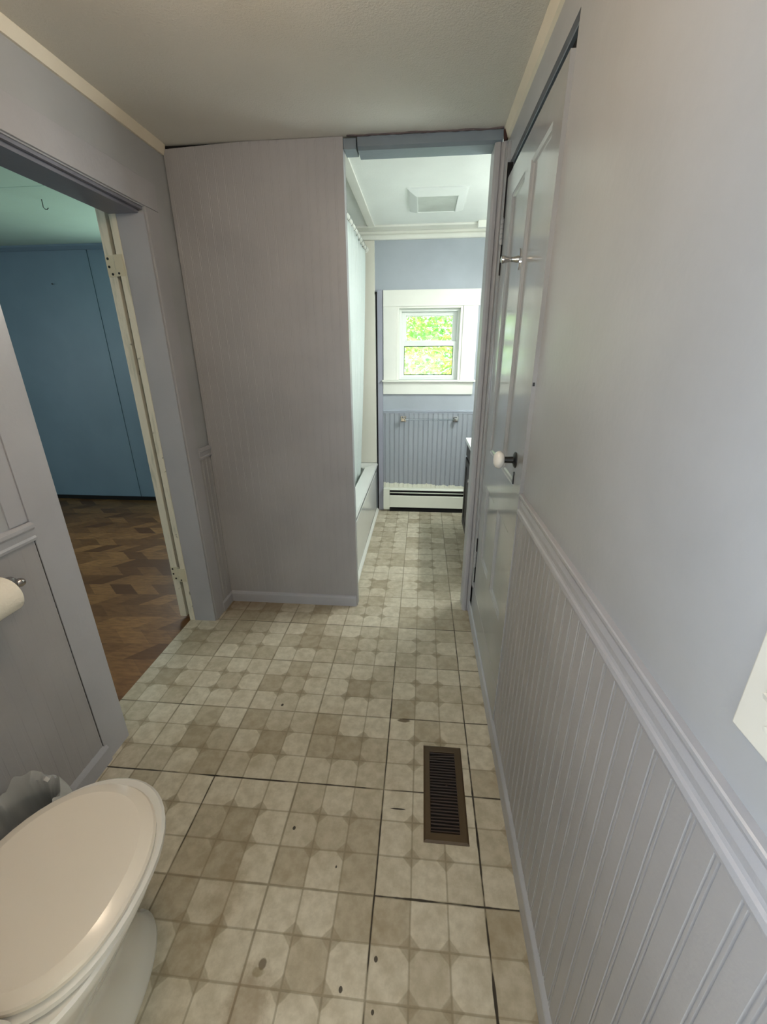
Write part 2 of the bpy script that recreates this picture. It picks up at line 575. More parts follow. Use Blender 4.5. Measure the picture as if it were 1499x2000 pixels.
# rear wall behind the toilet and the doorway where the photographer stands
bm = bmesh.new()
box(bm, -1.19, -0.36, -0.82, -0.72, 0, ZC)
box(bm, -0.36, XR, -0.82, -0.72, 2.10, ZC)
struct('wall_rear', bm, M['wall'])
# room behind it
bm = bmesh.new()
box(bm, -1.29, -1.19, -3.3, -2.35, 0, ZC)
box(bm, -1.29, -1.19, -1.15, -0.82, 0, ZC)
box(bm, -1.29, -1.19, -2.35, -1.15, 0, 1.42)
box(bm, -1.29, -1.19, -2.35, -1.15, 2.02, ZC)
box(bm, -1.29, -1.19, -2.35, -1.96, 1.42, 2.02)
box(bm, 1.1, 1.2, -3.3, -0.72, 0, ZC)
box(bm, 0.53, 1.1, -0.82, -0.72, 0, ZC)
box(bm, -1.19, -0.75, -3.3, -3.2, 0, ZC)
box(bm, 0.75, 1.1, -3.3, -3.2, 0, ZC)
box(bm, -0.75, 0.75, -3.3, -3.2, 0, 0.68)
box(bm, -0.75, 0.75, -3.3, -3.2, 1.42, ZC)
struct('wall_kitchen', bm, M['cream'])

struct('wall_light_blocker', bx(-0.76, -0.68, -2.6, -0.822, 0, 1.40), M['cream'])  # unseen half wall, added to keep light off the lower right wainscot

# beadboard partition in front of the tub
prof = bead_profile(-1.035, -0.257, 0.04, -0.257 + 0.004, 0.0007, -0.05)
bm = bmesh.new()
def fn(u, v, t):
    top = min(2.2485, 2.235 + (u + 1.035) / 0.34 * 0.0135)
    return (u, YP - v, 0.0 if t == 0 else top)
extrude(bm, prof, fn, 0, 1)
struct('wall_partition', bm, M['board'])
struct('trim_31', bx(-1.03, -0.262, YP + 0.012, YP + 0.046, 2.2, 2.2499), M['dark_void'])  # near-black strip painting the shaded gap between partition and ceiling
bm = bmesh.new()
extrude(bm, [(0, 0.0), (-0.012, 0.0), (-0.012, 0.052), (-0.007, 0.064), (0, 0.068)], lambda u, v, t: (t, YP + u, v), -1.03, -0.2625)
struct('baseboard_partition', bm, M['trim'])

# far room shell
bm = bmesh.new()
WX0, WX1, WZ0, WZ1 = -0.125, 0.405, 1.20, 1.770
YW = YB + 0.16
box(bm, -1.19, WX0, YB, YW, 0, ZF)
box(bm, WX1, 1.1, YB, YW, 0, ZF)
box(bm, WX0, WX1, YB, YW, 0, WZ0)
box(bm, WX0, WX1, YB, YW, WZ1, ZF)
struct('wall_back', bm, paint('blue_grey_wall_paint', lin(164, 170, 178), 0.4, 0.1, 60))
bm = bmesh.new()
box(bm, 1.0, 1.1, 1.42, 3.2, 0, ZF)
box(bm, 0.53, 1.0, 1.42, 1.50, 0, ZF)
box(bm, -1.15, -1.06, 1.47, 3.1, 0, ZF)
box(bm, -1.15, -0.30, 1.47, 1.50, 2.20, ZF)
box(bm, -0.26, 0.53, 1.50, 1.53, 2.262, ZF)
struct('wall_bath', bm, M['mint_ceiling'])

# bedroom shell seen through the left doorway
bm = bmesh.new()
box(bm, -5.2, -2.812, 3.2, 3.3, 0, 2.3)
box(bm, -2.806, -2.40, 3.203, 3.3, 0, 2.3)
box(bm, -1.46, -1.19, 3.203, 3.3, 0, 2.3)
box(bm, -2.40, -1.46, 3.203, 3.3, 0, 0.9)
box(bm, -2.40, -1.46, 3.203, 3.3, 2.0, 2.3)
box(bm, -2.812, -2.806, 3.207, 3.3, 0, 2.3)
struct('wall_bedroom', bm, M['blue'])
bm = bmesh.new()
box(bm, -5.3, -5.2, 0.45, 3.3, 0, 2.3)
box(bm, -5.3, -5.2, -1.3, -0.65, 0, 2.3)
box(bm, -5.3, -5.2, -0.65, 0.45, 0, 0.8)
box(bm, -5.3, -5.2, -0.65, 0.45, 1.9, 2.3)
box(bm, -5.2, -1.29, -1.3, -1.2, 0, 2.3)
box(bm, -1.29, -1.19, -1.3, -0.82, 0, 2.3)
box(bm, -1.25, -1.19, 1.47, 3.2, 0, 2.3)
struct('wall_bedroom_side', bm, M['blue'])
struct('baseboard_bedroom', bx(-5.2, -1.26, 3.185, 3.2, -0.01, 0.028), M['dark_void'])
bm = bmesh.new()
extrude(bm, [(0, 2.3), (0, 2.262), (-0.012, 2.262), (-0.035, 2.285), (-0.035, 2.3)], lambda u, v, t: (t, 3.2 + u, v), -5.2, -1.26)
struct('trim_bedroom_crown', bm, M['blue'])

# header over the opening, in two pieces with an open crack between
bm = bmesh.new()
extrude(bm, [(-0.002, 2.212), (0.0, 2.246), (0.10, 2.246), (0.10, 2.203), (0.012, 2.203)], lambda u, v, t: (t, YP + u, v), -0.196, 0.392)
struct('trim_1', bm, M['slate_soffit'])
struct('trim_2', bx(-0.256, -0.202, YP + 0.004, YP + 0.085, 2.207, 2.244, bev=0.002), M['slate_soffit'])
# torn seam of ceiling compound along the header
bm = bmesh.new()
pts = []
for i in range(60):
    t = i / 59
    xx = -0.24 + t * 0.63
    pts.append((xx, YP - 0.004 - 0.010 * noise.noise((xx * 14, 0, 3)), 2.249 - 0.003 * abs(noise.noise((xx * 22, 5, 1)))))
tube(bm, pts, [0.003 + 0.004 * abs(noise.noise((p[0] * 18, 2, 2))) for p in pts], 8)
struct('trim_3', bm, paint('torn_seam', lin(98, 88, 90), 0.8, 0.4, 80, 0.3), smooth=True)

# jamb on the right of the opening: post with a rounded bead, closet casing beside it
bm = bmesh.new()
extrude(bm, [(0.362, 1.425), (0.372, 1.417), (0.384, 1.417), (0.388, 1.423), (0.394, 1.415), (0.402, 1.411), (0.410, 1.413), (0.414, 1.42),
             (0.53, 1.42), (0.53, 1.53), (0.362, 1.53)], lambda u, v, t: (u, v, t), 0.0, 2.205)
struct('trim_4', bm, M['board'])
# casing of the closet door: far upright, head, board under the door
bm = bmesh.new()
box(bm, 0.396, 0.424, 1.298, 1.346, DBOT - 0.01, DTOP - 0.014, bev=0.002)
box(bm, 0.404, 0.420, 1.346, 1.408, 0.06, 2.18, bev=0.001)
struct('trim_5', bm, M['door_paint'])
bm = bmesh.new()
box(bm, 0.426, 0.436, DY0, DY1, DTOP - 0.006, DTOP)
struct('trim_6', bm, M['slate_soffit'])
bm = bmesh.new()
box(bm, 0.4365, 0.460, DY0, DY1, 2.050, DTOP - 0.001)
for a, b_ in ((1.915, 2.096), (1.715, 1.825), (0.262, 0.355), (0.445, 0.520)):
    box(bm, 0.3985, 0.420, 1.2950, 1.2978, a, b_)
struct('trim_34', bm, M['dark_void'])  # near-black strips painting the shade in the gaps around the closet door
bm = bmesh.new()
extrude(bm, [(0.42, 0.02), (0.404, 0.02), (0.404, DBOT - 0.008), (0.408, DBOT - 0.002), (0.42, DBOT - 0.002)], lambda u, v, t: (u, t, v), DY0 + 0.004, 1.405)
struct('trim_7', bm, M['door_paint'])
# closet interior behind the door gap
# crown at the right wall
bm = bmesh.new()
extrude(bm, [(XR, ZC), (XR, ZC - 0.040), (XR - 0.010, ZC - 0.036), (XR - 0.022, ZC - 0.004), (XR - 0.022, ZC)], lambda u, v, t: (u, t, v), -0.72, 1.418)
struct('trim_8', bm, M['cream'])
bm = bmesh.new()
extrude(bm, [(XL, ZC), (XL, ZC - 0.036), (XL + 0.008, ZC - 0.036), (XL + 0.020, ZC - 0.002), (XL + 0.020, ZC)], lambda u, v, t: (u, t, v), -0.72, 1.418)
struct('trim_9', bm, M['cream'])

# right wainscot
XPN = 0.407
prof = bead_profile(-0.72, DY0 - 0.002, 0.04, -0.003, 0.0026, -0.012)
bm = bmesh.new()
extrude(bm, prof, lambda u, v, t: (XPN - v, u, t), 0.0, 0.955)
struct('trim_10', bm, M['board'])
# its cap rail
bm = bmesh.new()
rail = [(0, 0.944), (0.012, 0.944), (0.0135, 0.950), (0.0125, 0.958), (0.009, 0.961), (0.0075, 0.966), (0.0085, 0.978), (0.0055, 0.990),
        (0.0075, 0.993), (0.0095, 0.996), (0.0110, 0.999), (0.0125, 1.003), (0.0125, 1.008), (0.010, 1.0095), (0, 1.0095)]
extrude(bm, rail, lambda u, v, t: (XR - u, t, v), -0.72, DY0 - 0.003)
struct('trim_11', bm, M['trim'])
bm = bmesh.new()
extrude(bm, [(0, 0), (0.018, 0), (0.018, 0.066), (0.016, 0.071), (0.004, 0.086), (0, 0.086)], lambda u, v, t: (XR - u, t, v), -0.72, 1.41)
struct('baseboard_right', bm, M['trim'])

# left wall: casings, rails, wainscot
XCAS = XL + 0.008
bm = bmesh.new()
box(bm, XL - 0.001, XCAS, 0.325, 0.440, 0.0, 1.975, bev=0.0012)
struct('trim_12', bm, M['trim'])
bm = bmesh.new()
box(bm, XL - 0.001, XCAS, 1.210, 1.300, 0.0, 1.975, bev=0.0012)
struct('trim_13', bm, M['trim'])
bm = bmesh.new()
box(bm, XL - 0.001, XCAS, 0.325, 1.300, 1.9765, 2.075, bev=0.0012)
struct('trim_14', bm, M['trim'])
# jamb lining and its soffit
struct('trim_15', bx(-1.160, XL, 1.200, 1.208, 0.0, 1.956), M['trim'])
bm = bmesh.new()
box(bm, -1.188, -1.062, 0.44, 1.207, 1.950, 1.975)
box(bm, -1.058, -1.046, 0.44, 1.207, 1.962, 1.975)
struct('trim_16', bm, paint('slate_jamb_paint', lin(118, 120, 132), 0.45, 0.15, 50, 0.1))
# old white stop strip at the bedroom side of the jamb
struct('trim_17', bx(-1.190, -1.160, 1.198, 1.225, 0.0, 1.955, bev=0.002), M['chipped'])

def left_panel(y0, y1, name):
    prof = bead_profile(y0, y1, 0.04, y1 - 0.012, 0.0004 if y0 < 0 else 0.0022, -0.006)
    bm = bmesh.new()
    extrude(bm, prof, lambda u, v, t: (XL + 0.005 + v, u, t), 0.0, 0.92)
    return struct(name, bm, M['board'])
left_panel(1.302, 1.418, 'trim_18')
def left_rail(y0, y1, name):
    bm = bmesh.new()
    rl = [(0, 0.908), (0.012, 0.908), (0.014, 0.916), (0.010, 0.922), (0.012, 0.940), (0.018, 0.948), (0.018, 0.958), (0.008, 0.964), (0, 0.964)]
    extrude(bm, rl, lambda u, v, t: (XL + u, t, v), y0, y1)
    return struct(name, bm, M['trim'])
left_rail(1.302, 1.419, 'trim_19')
left_panel(-0.72, 0.3226, 'trim_20')
struct('trim_32', bx(XL, XL + 0.0052, 0.3228, 0.3246, 0.08, 0.905), M['dark_void'])  # near-black strip painting the shaded seam beside the casing
left_rail(-0.72, 0.327, 'trim_21')
# flat panel strip above the near rail
bm = bmesh.new()
box(bm, XL - 0.001, XL + 0.004, 0.268, 0.325, 0.966, 1.955, bev=0.001)
struct('trim_22', bm, M['trim'])
bm = bmesh.new()
extrude(bm, [(0, 0), (0.016, 0), (0.016, 0.060), (0.013, 0.066), (0.004, 0.080), (0, 0.080)], lambda u, v, t: (XL + u, t, v), -0.72, 0.335)
struct('baseboard_left', bm, M['trim'])
bm = bmesh.new()
extrude(bm, [(0, 0), (0.013, 0), (0.013, 0.052), (0.004, 0.064), (0, 0.064)], lambda u, v, t: (XL + u, t, v), 1.296, 1.42)
struct('baseboard_left_far', bm, M['trim'])

# far wall: beadboard, cap, paint line, upright strip, crown
prof = bead_profile(-0.245, 0.99, 0.043, -0.23, 0.0035, -0.006)
bm = bmesh.new()
extrude(bm, prof, lambda u, v, t: (u, YB - 0.006 - v, t), 0.0, 0.925)
struct('trim_23', bm, M['half_painted'])
bm = bmesh.new()
extrude(bm, [(0, 0.918), (0.010, 0.918), (0.010, 0.928), (0.016, 0.932), (0.016, 0.942), (0.006, 0.946), (0, 0.946)], lambda u, v, t: (t, YB - u, v), -0.245, 0.99)
struct('trim_24', bm, paint('blue_grey_trim_paint', lin(166, 172, 184), 0.35, 0.1, 60))
struct('trim_25', bx(-0.290, -0.247, YB - 0.020, YB, 0.0, 1.895, bev=0.002), paint('blue_grey_strip_paint', lin(160, 160, 174), 0.35, 0.1, 60))
bm = bmesh.new()
box(bm, -0.302, -0.291, YB - 0.010, YB, 0.0, 1.872)
box(bm, -0.305, -0.288, YB - 0.030, YB - 0.020, 1.862, 1.880, bev=0.002)
struct('trim_end_gap_shade', bm, M['dark_void'])  # shadow line beside the upright strip as a near-black box, plus black trim end
bm = bmesh.new()
extrude(bm, [(0, 2.240), (0.014, 2.240), (0.020, 2.246), (0.020, 2.268), (0.014, 2.276), (0.006, 2.282), (0.004, 2.300), (0, 2.300)],
        lambda u, v, t: (t, YB - u, v), -1.05, 0.99)
struct('trim_27', bm, M['white'])
struct('trim_33', bx(-1.05, 0.99, 2.965, YB - 0.001, ZF - 0.014, ZF, bev=0.002), M['white'])
# lattice strip on the far ceiling above the tub front, and a loose crown block
struct('trim_28', bx(-0.345, -0.292, 1.535, 2.964, ZF - 0.012, ZF, bev=0.002), M['white'])
struct('trim_29', bx(0.47, 0.60, 2.92, 2.963, ZF - 0.045, ZF, bev=0.003), M['white'])
# white strip along the tub foot
bm = bmesh.new()
extrude(bm, [(0, 0), (0.020, 0), (0.018, 0.010), (0.010, 0.018), (0, 0.022)], lambda u, v, t: (-0.310 + u, t, v), 1.51, YB - 0.022)
struct('trim_30', bm, M['white'])
# dark split wood left in the corner above the jamb post
bm = bmesh.new()
extrude(bm, [(0.390, 1.405), (0.402, 1.400), (0.408, 1.412), (0.392, 1.42)], lambda u, v, t: (u + 0.002 * math.sin(t * 300), v, t), 2.206, 2.240)
tag(obj('splinter', bm, paint('bare_dark_wood', lin(52, 28, 22), 0.8, 0.5, 60, 0.3)), 'dark broken sliver of bare wood in ceiling corner above post', 'splinter')

# ------------------------------------------------------------------ far window
win = bpy.data.objects.new('window_1', None)
win.location = (0.14, YB, 1.48); C.objects.link(win); win['kind'] = 'structure'
def wbox(name, boxes, mt, root=win, bev=0.002):
    bm = bmesh.new()
    for b_ in boxes: box(bm, *b_, bev=bev)
    return part(name, bm, mt, root)
yf = YB - 0.018
wbox('head_casing', [(-0.240, 0.541, yf - 0.004, YB, 1.772, 1.892)], M['white'])
wbox('side_casing', [(-0.240, -0.130, yf, YB, 1.200, 1.772)], M['white'])
wbox('side_casing', [(0.412, 0.530, yf, YB, 1.200, 1.772)], M['white'])
wbox('window_sill', [(-0.250, 0.542, yf - 0.030, YB + 0.02, 1.186, 1.201)], M['white'])
wbox('apron', [(-0.243, 0.525, yf, YB, 1.082, 1.186)], M['white'])
# reveal and vinyl frame
wbox('reveal', [(-0.130, -0.108, YB - 0.010, YB + 0.14, 1.201, 1.772), (0.390, 0.412, YB - 0.010, YB + 0.14, 1.201, 1.772),
                (-0.108, 0.390, YB - 0.010, YB + 0.14, 1.757, 1.772)], M['white'])
wbox('window_frame', [(-0.108, -0.090, YB + 0.045, YB + 0.13, 1.201, 1.757), (0.372, 0.390, YB + 0.045, YB + 0.13, 1.201, 1.757),
                      (-0.090, 0.372, YB + 0.045, YB + 0.13, 1.738, 1.757), (-0.090, 0.372, YB + 0.045, YB + 0.13, 1.201, 1.216)], M['vinyl'])
def sash(x0, x1, z0, z1, y0, y1, st, bt, tp, name):
    s = wbox(name, [(x0, x0 + st, y0, y1, z0, z1), (x1 - st, x1, y0, y1, z0, z1),
                    (x0 + st, x1 - st, y0, y1, z0, z0 + bt), (x0 + st, x1 - st, y0, y1, z1 - tp, z1)], M['vinyl'])
    ym = (y0 + y1) / 2
    part('pane', bx(x0 + st - 0.004, x1 - st + 0.004, ym - 0.002, ym + 0.002, z0 + bt - 0.004, z1 - tp + 0.004), M['glass'], s)
    g = bmesh.new()
    e = 0.0045
    X0, X1, Z0, Z1 = x0 + st, x1 - st, z0 + bt, z1 - tp
    for b_ in ((X0, X0 + e, Z0, Z1), (X1 - e, X1, Z0, Z1), (X0, X1, Z0, Z0 + e), (X0, X1, Z1 - e, Z1)):
        box(g, b_[0], b_[1], ym - 0.008, ym - 0.003, b_[2], b_[3])
    part('gasket', g, M['black'] if name == 'lower_sash' else M['vinyl'], s)
    return s
sash(-0.090, 0.372, 1.490, 1.738, YB + 0.090, YB + 0.120, 0.034, 0.022, 0.030, 'upper_sash')
sash(-0.094, 0.374, 1.216, 1.508, YB + 0.052, YB + 0.084, 0.026, 0.022, 0.036, 'lower_sash')

# ------------------------------------------------------------------ closet door (right)
d1 = bpy.data.objects.new('door_1', None)
d1.location = (0.42, 1.29, DBOT); C.objects.link(d1); d1['kind'] = 'structure'
d1['label'] = 'grey glossy four-panel closet door in right wall with white knob'
XD = 0.403
bm = bmesh.new()
DT = 2.044
ys = [DY0 - 0.002, 0.660, 0.800, 0.875, 1.165, 1.288]
ys = [DY0 - 0.002, 0.645, 0.868, 0.950, 1.165, 1.288]
zs = [DBOT, 0.475, 0.840, 1.004, 1.955, DT]
def rect_face(bm, y0, y1, z0, z1, x):
    v = [bm.verts.new((x, y0, z0)), bm.verts.new((x, y1, z0)), bm.verts.new((x, y1, z1)), bm.verts.new((x, y0, z1))]
    bm.faces.new(v)
for i in range(5):
    for j in range(5):
        y0, y1, z0, z1 = ys[i], ys[i + 1], zs[j], zs[j + 1]
        if i in (1, 3) and j in (1, 3):
            r = [(XD, 0.0), (XD + 0.0025, 0.004), (XD + 0.004, 0.010), (XD + 0.009, 0.014), (XD + 0.0095, 0.018)]
            rings = [[(x, y0 + q, z0 + q), (x, y1 - q, z0 + q), (x, y1 - q, z1 - q), (x, y0 + q, z1 - q)] for x, q in r]
            loft(bm, rings, cap0=False, cap1=True)
        else:
            rect_face(bm, y0, y1, z0, z1, XD)
# edges and back
Y0, Y1, Z0, Z1 = ys[0], ys[-1], zs[0], zs[-1]
for q in (((XD, Y0, Z0), (0.438, Y0, Z0), (0.438, Y0, Z1), (XD, Y0, Z1)), ((XD, Y1, Z0), (0.438, Y1, Z0), (0.438, Y1, Z1), (XD, Y1, Z1)),
          ((XD, Y0, Z0), (XD, Y1, Z0), (0.438, Y1, Z0), (0.438, Y0, Z0)), ((XD, Y0, Z1), (XD, Y1, Z1), (0.438, Y1, Z1), (0.438, Y0, Z1)),
          ((0.438, Y0, Z0), (0.438, Y1, Z0), (0.438, Y1, Z1), (0.438, Y0, Z1))):
    bm.faces.new([bm.verts.new(p) for p in q])
bmesh.ops.remove_doubles(bm, verts=bm.verts, dist=1e-5)
part('door_leaf', bm, M['door_paint'], d1)
# knob
kn = part('knob', lathe(bmesh.new(), [(0.0, 0.036), (0.012, 0.036), (0.022, 0.040), (0.0285, 0.049), (0.0285, 0.056), (0.024, 0.064), (0.013, 0.070), (0.0, 0.071)],
                        (XD, 0.652, 1.092), (-1, 0, 0)), M['porcelain'], d1, True)
kn['label'] = 'white porcelain door knob'
rs = part('knob_rosette', lathe(bmesh.new(), [(0.0, 0.0), (0.026, 0.0), (0.026, 0.003), (0.020, 0.007), (0.011, 0.009), (0.010, 0.036), (0.0, 0.036)],
                                (XD, 0.652, 1.092), (-1, 0, 0)), M['black'], d1, True)
rs['label'] = 'black iron rosette and neck of the knob'
bm = bmesh.new()
lathe(bm, [(0.0, 0), (0.0065, 0), (0.0065, 0.0012), (0, 0.0012)], (XD, 0.652, 1.046), (-1, 0, 0))
box(bm, XD - 0.0028, XD + 0.004, 0.6465, 0.6575, 1.012, 1.050)
kh = part('keyhole', bm, M['black'], d1); kh['label'] = 'black keyhole under the knob'
part('latch_hole', bx(XD + 0.002, XD + 0.008, Y0 - 0.0008, Y0 + 0.002, 1.328, 1.338), M['black'], d1)
def butt_hinge(root, x, y, zc, length, mt):
    bm = bmesh.new()
    n = 5
    for i in range(n):
        z0 = zc - length / 2 + length * i / n
        lathe(bm, [(0, 0), (0.0055, 0), (0.0062, 0.002), (0.0062, length / n - 0.003), (0.0055, length / n - 0.001), (0, length / n - 0.001)], (x, y, z0), (0, 0, 1), 12)
    lathe(bm, [(0, 0), (0.0045, 0), (0.0045, 0.004), (0, 0.006)], (x, y, zc + length / 2), (0, 0, 1), 12)
    lathe(bm, [(0, 0), (0.0045, 0), (0.0045, 0.004), (0, 0.006)], (x, y, zc - length / 2), (0, 0, -1), 12)
    return part('hinge', bm, mt, root, True)
butt_hinge(d1, 0.396, 1.292, 1.870, 0.085, M['door_paint'])
butt_hinge(d1, 0.396, 1.292, 0.40, 0.085, M['door_paint'])
# coat hook
hx, hy, hz = XD + 0.0095, 0.900, 1.702
hx = XD
hk = bmesh.new()
extrude(hk, [(-0.011, 0.0), (-0.008, 0.020), (0, 0.031), (0.008, 0.020), (0.011, 0.0), (0.008, -0.020), (0, -0.031), (-0.008, -0.020)],
        lambda u, v, t: (hx - t * 0.004, hy + u, hz + v), 0, 1)
lathe(hk, [(0.009, 0.003), (0.011, 0.006), (0.010, 0.012), (0.0075, 0.020), (0.0075, 0.034), (0.0085, 0.040), (0.0105, 0.046), (0.012, 0.053), (0.010, 0.060), (0.0, 0.063)],
      (hx, hy, hz), (-1, 0, 0), 16)
ch = part('coat_hook', hk, M['chrome'], d1, True); ch['label'] = 'chrome coat hook with ball end on the closet door'

# ------------------------------------------------------------------ bedroom door, opened flat against the bedroom side
d2 = bpy.data.objects.new('door_2', None)
d2.location = (-1.205, 1.215, 0); C.objects.link(d2); d2['kind'] = 'structure'
d2['label'] = 'old white door swung wide open, chipped edge with two hinges showing'
part('door_leaf', bx(-1.255, -1.217, 1.215, 1.960, 0.012, 1.985, bev=0.002), M['chipped'], d2)
def leaf_hinge(zc):
    bm = bmesh.new()
    box(bm, -1.253, -1.207, 1.2120, 1.2160, zc - 0.040, zc + 0.040, bev=0.0006)
    box(bm, -1.202, -1.166, 1.1955, 1.1990, zc - 0.040, zc + 0.040, bev=0.0006)
    h = part('hinge', bm, M['hinge_cream'], d2)
    h['label'] = 'cream painted butt hinge'
    k = bmesh.new()
    for i in range(3):
        z0 = zc - 0.040 + i * 0.0268
        lathe(k, [(0, 0), (0.0055, 0), (0.0055, 0.0252), (0, 0.0252)], (-1.205, 1.205, z0), (0, 0, 1), 12)
    part('hinge_barrel', k, M['hinge_cream'], h, True)
    s = bmesh.new()
    for dx, dz in ((-1.242, 0.028), (-1.242, -0.002), (-1.232, -0.030)):
        lathe(s, [(0, 0), (0.0052, 0), (0.0052, 0.0012), (0, 0.0012)], (dx, 1.2124, zc + dz), (0, -1, 0), 10)
    lathe(s, [(0, 0), (0.0046, 0), (0.0046, 0.0012), (0, 0.0012)], (-1.192, 1.1958, zc - 0.03), (0, -1, 0), 10)
    part('screw_hole', s, M['black'], h)
leaf_hinge(1.768)
leaf_hinge(0.290)

# ------------------------------------------------------------------ toilet
TX = -0.620
def dshape(w, yf_, yb_, z, cyf=0.48, n=48, nb=2.5, wb_=1.0):
    """D outline: half width w, front tip yf_, back yb_"""
    yc = yb_ + (yf_ - yb_) * cyf
    out = []
    for i in range(n):
        a = 2 * PI * i / n
        c, s = math.cos(a), math.sin(a)
        if s >= 0:
            out.append((TX + w * math.copysign(abs(c) ** (2 / 2.1), c), yc + (yf_ - yc) * abs(s) ** (2 / 2.1), z))
        else:
            k = abs(s) ** (2 / nb)
            out.append((TX + w * (1 - (1 - wb_) * k) * math.copysign(abs(c) ** (2 / nb), c), yc - (yc - yb_) * k, z))
    return out
t = thing('toilet', 'white toilet with closed beige-looking lid at lower left', 'toilet', (TX, -0.40, 0))
rings = [dshape(0.104, -0.090, -0.52, 0.0), dshape(0.104, -0.090, -0.52, 0.016), dshape(0.092, -0.105, -0.52, 0.035), dshape(0.084, -0.118, -0.52, 0.09),
         dshape(0.086, -0.122, -0.52, 0.16), dshape(0.100, -0.112, -0.51, 0.22), dshape(0.126, -0.088, -0.50, 0.28), dshape(0.152, -0.055, -0.49, 0.33),
         dshape(0.170, -0.030, -0.48, 0.365), dshape(0.176, -0.024, -0.48, 0.380), dshape(0.176, -0.024, -0.48, 0.392), dshape(0.170, -0.030, -0.475, 0.397)]
part('bowl', loft(bmesh.new(), rings), M['porcelain'], t, True)
for sx in (-1, 1):
    part('bolt_cap', lathe(bmesh.new(), [(0, 0), (0.013, 0), (0.012, 0.010), (0.006, 0.016), (0, 0.017)], (TX + sx * 0.092, -0.34, 0.012), (0, 0, 1), 14), M['porcelain'], t, True)
st = [dshape(0.176, -0.022, -0.43, 0.3985), dshape(0.184, -0.014, -0.44, 0.402), dshape(0.184, -0.014, -0.44, 0.413), dshape(0.178, -0.020, -0.43, 0.4185)]
part('seat', loft(bmesh.new(), st), M['porcelain'], t, True)
ld = [dshape(0.171, -0.050, -0.424, 0.419), dshape(0.177, -0.044, -0.430, 0.4225), dshape(0.178, -0.043, -0.430, 0.4315), dshape(0.174, -0.047, -0.428, 0.4365),
      dshape(0.170, -0.051, -0.425, 0.4385), dshape(0.150, -0.072, -0.410, 0.4450)]
lidp = part('lid', loft(bmesh.new(), ld), M['seat_plastic'], t, True)
lidp.data.set_sharp_from_angle(angle=math.radians(13))
lidp['label'] = 'cream lid with a broad bevelled rim'
for sx in (-1, 1):
    part('seat_hinge', bx(TX + sx * 0.075 - 0.020, TX + sx * 0.075 + 0.020, -0.462, -0.425, 0.399, 0.437, bev=0.006), M['porcelain'], t)
tk = [[(TX + sx * w, y, z) for sx, y in ((-1, -0.50), (1, -0.50), (1, -0.695), (-1, -0.695))] for w, z in ((0.150, 0.398), (0.185, 0.42), (0.200, 0.72))]
bm = loft(bmesh.new(), tk); bmesh.ops.bevel(bm, geom=list(bm.edges), offset=0.012, segments=3, affect='EDGES')
part('tank', bm, M['porcelain'], t, True)
part('tank_lid', bx(TX - 0.21, TX + 0.21, -0.705, -0.490, 0.722, 0.755, bev=0.008), M['porcelain'], t, True)
bm = tube(bmesh.new(), [(TX - 0.15, -0.498, 0.67), (TX - 0.15, -0.486, 0.67), (TX - 0.12, -0.482, 0.668), (TX - 0.08, -0.480, 0.664)], [0.010, 0.008, 0.006, 0.007])
part('flush_lever', bm, M['chrome'], t, True)

# ------------------------------------------------------------------ bin and its bag, between toilet and wall
BX_, BY_ = -0.922, -0.055
bn = thing('trash_can', 'small dark plastic waste bin between the toilet and left wall', 'bin', (BX_, BY_, 0))
pf = [(0.0, 0.0), (0.078, 0.0), (0.084, 0.004), (0.100, 0.235), (0.103, 0.240), (0.103, 0.246), (0.099, 0.246), (0.096, 0.236), (0.080, 0.010), (0.0, 0.008)]
part('bin_body', lathe(bmesh.new(), pf, (BX_, BY_, 0.0), (0, 0, 1), 40), M['bin'], bn, True)
bm = bmesh.new()
n = 96; rings = []
for k, (r, z) in enumerate(((0.084, 0.175), (0.084, 0.185), (0.083, 0.20), (0.080, 0.245), (0.082, 0.268), (0.092, 0.280), (0.107, 0.268), (0.112, 0.240), (0.111, 0.205), (0.110, 0.170))):
    ring = []
    for i in range(n):
        a = 2 * PI * i / n
        ca, sa = math.cos(a), math.sin(a)
        f = noise.noise((ca * 2.6 + 4, sa * 2.6, k * 0.5)) + 0.5 * noise.noise((ca * 7, sa * 7, k * 0.9 + 9))
        up = (0, 0, 0.2, 0.6, 1, 1, 0.7, 0.3, 0.3, 0.5)[k]
        bunch = max(0.0, math.cos(a - 1.75)) ** 2 * 0.045 + max(0.0, math.cos(a - 0.5)) ** 6 * 0.03
        rr_ = r + (0.010 * f if k >= 7 else -0.010 * abs(f) if k <= 4 else 0.006 * f)
        if k >= 7: rr_ = max(rr_, 0.1065)
        ring.append((BX_ + ca * rr_, BY_ + sa * rr_, z + up * (0.030 * f + bunch)))
    rings.append(ring)
loft(bm, rings, False, False)
bo = obj('plastic_bag', bm, M['bag'], None, True)
tag(bo, 'crumpled translucent white bag lining the dark waste bin', 'bag')

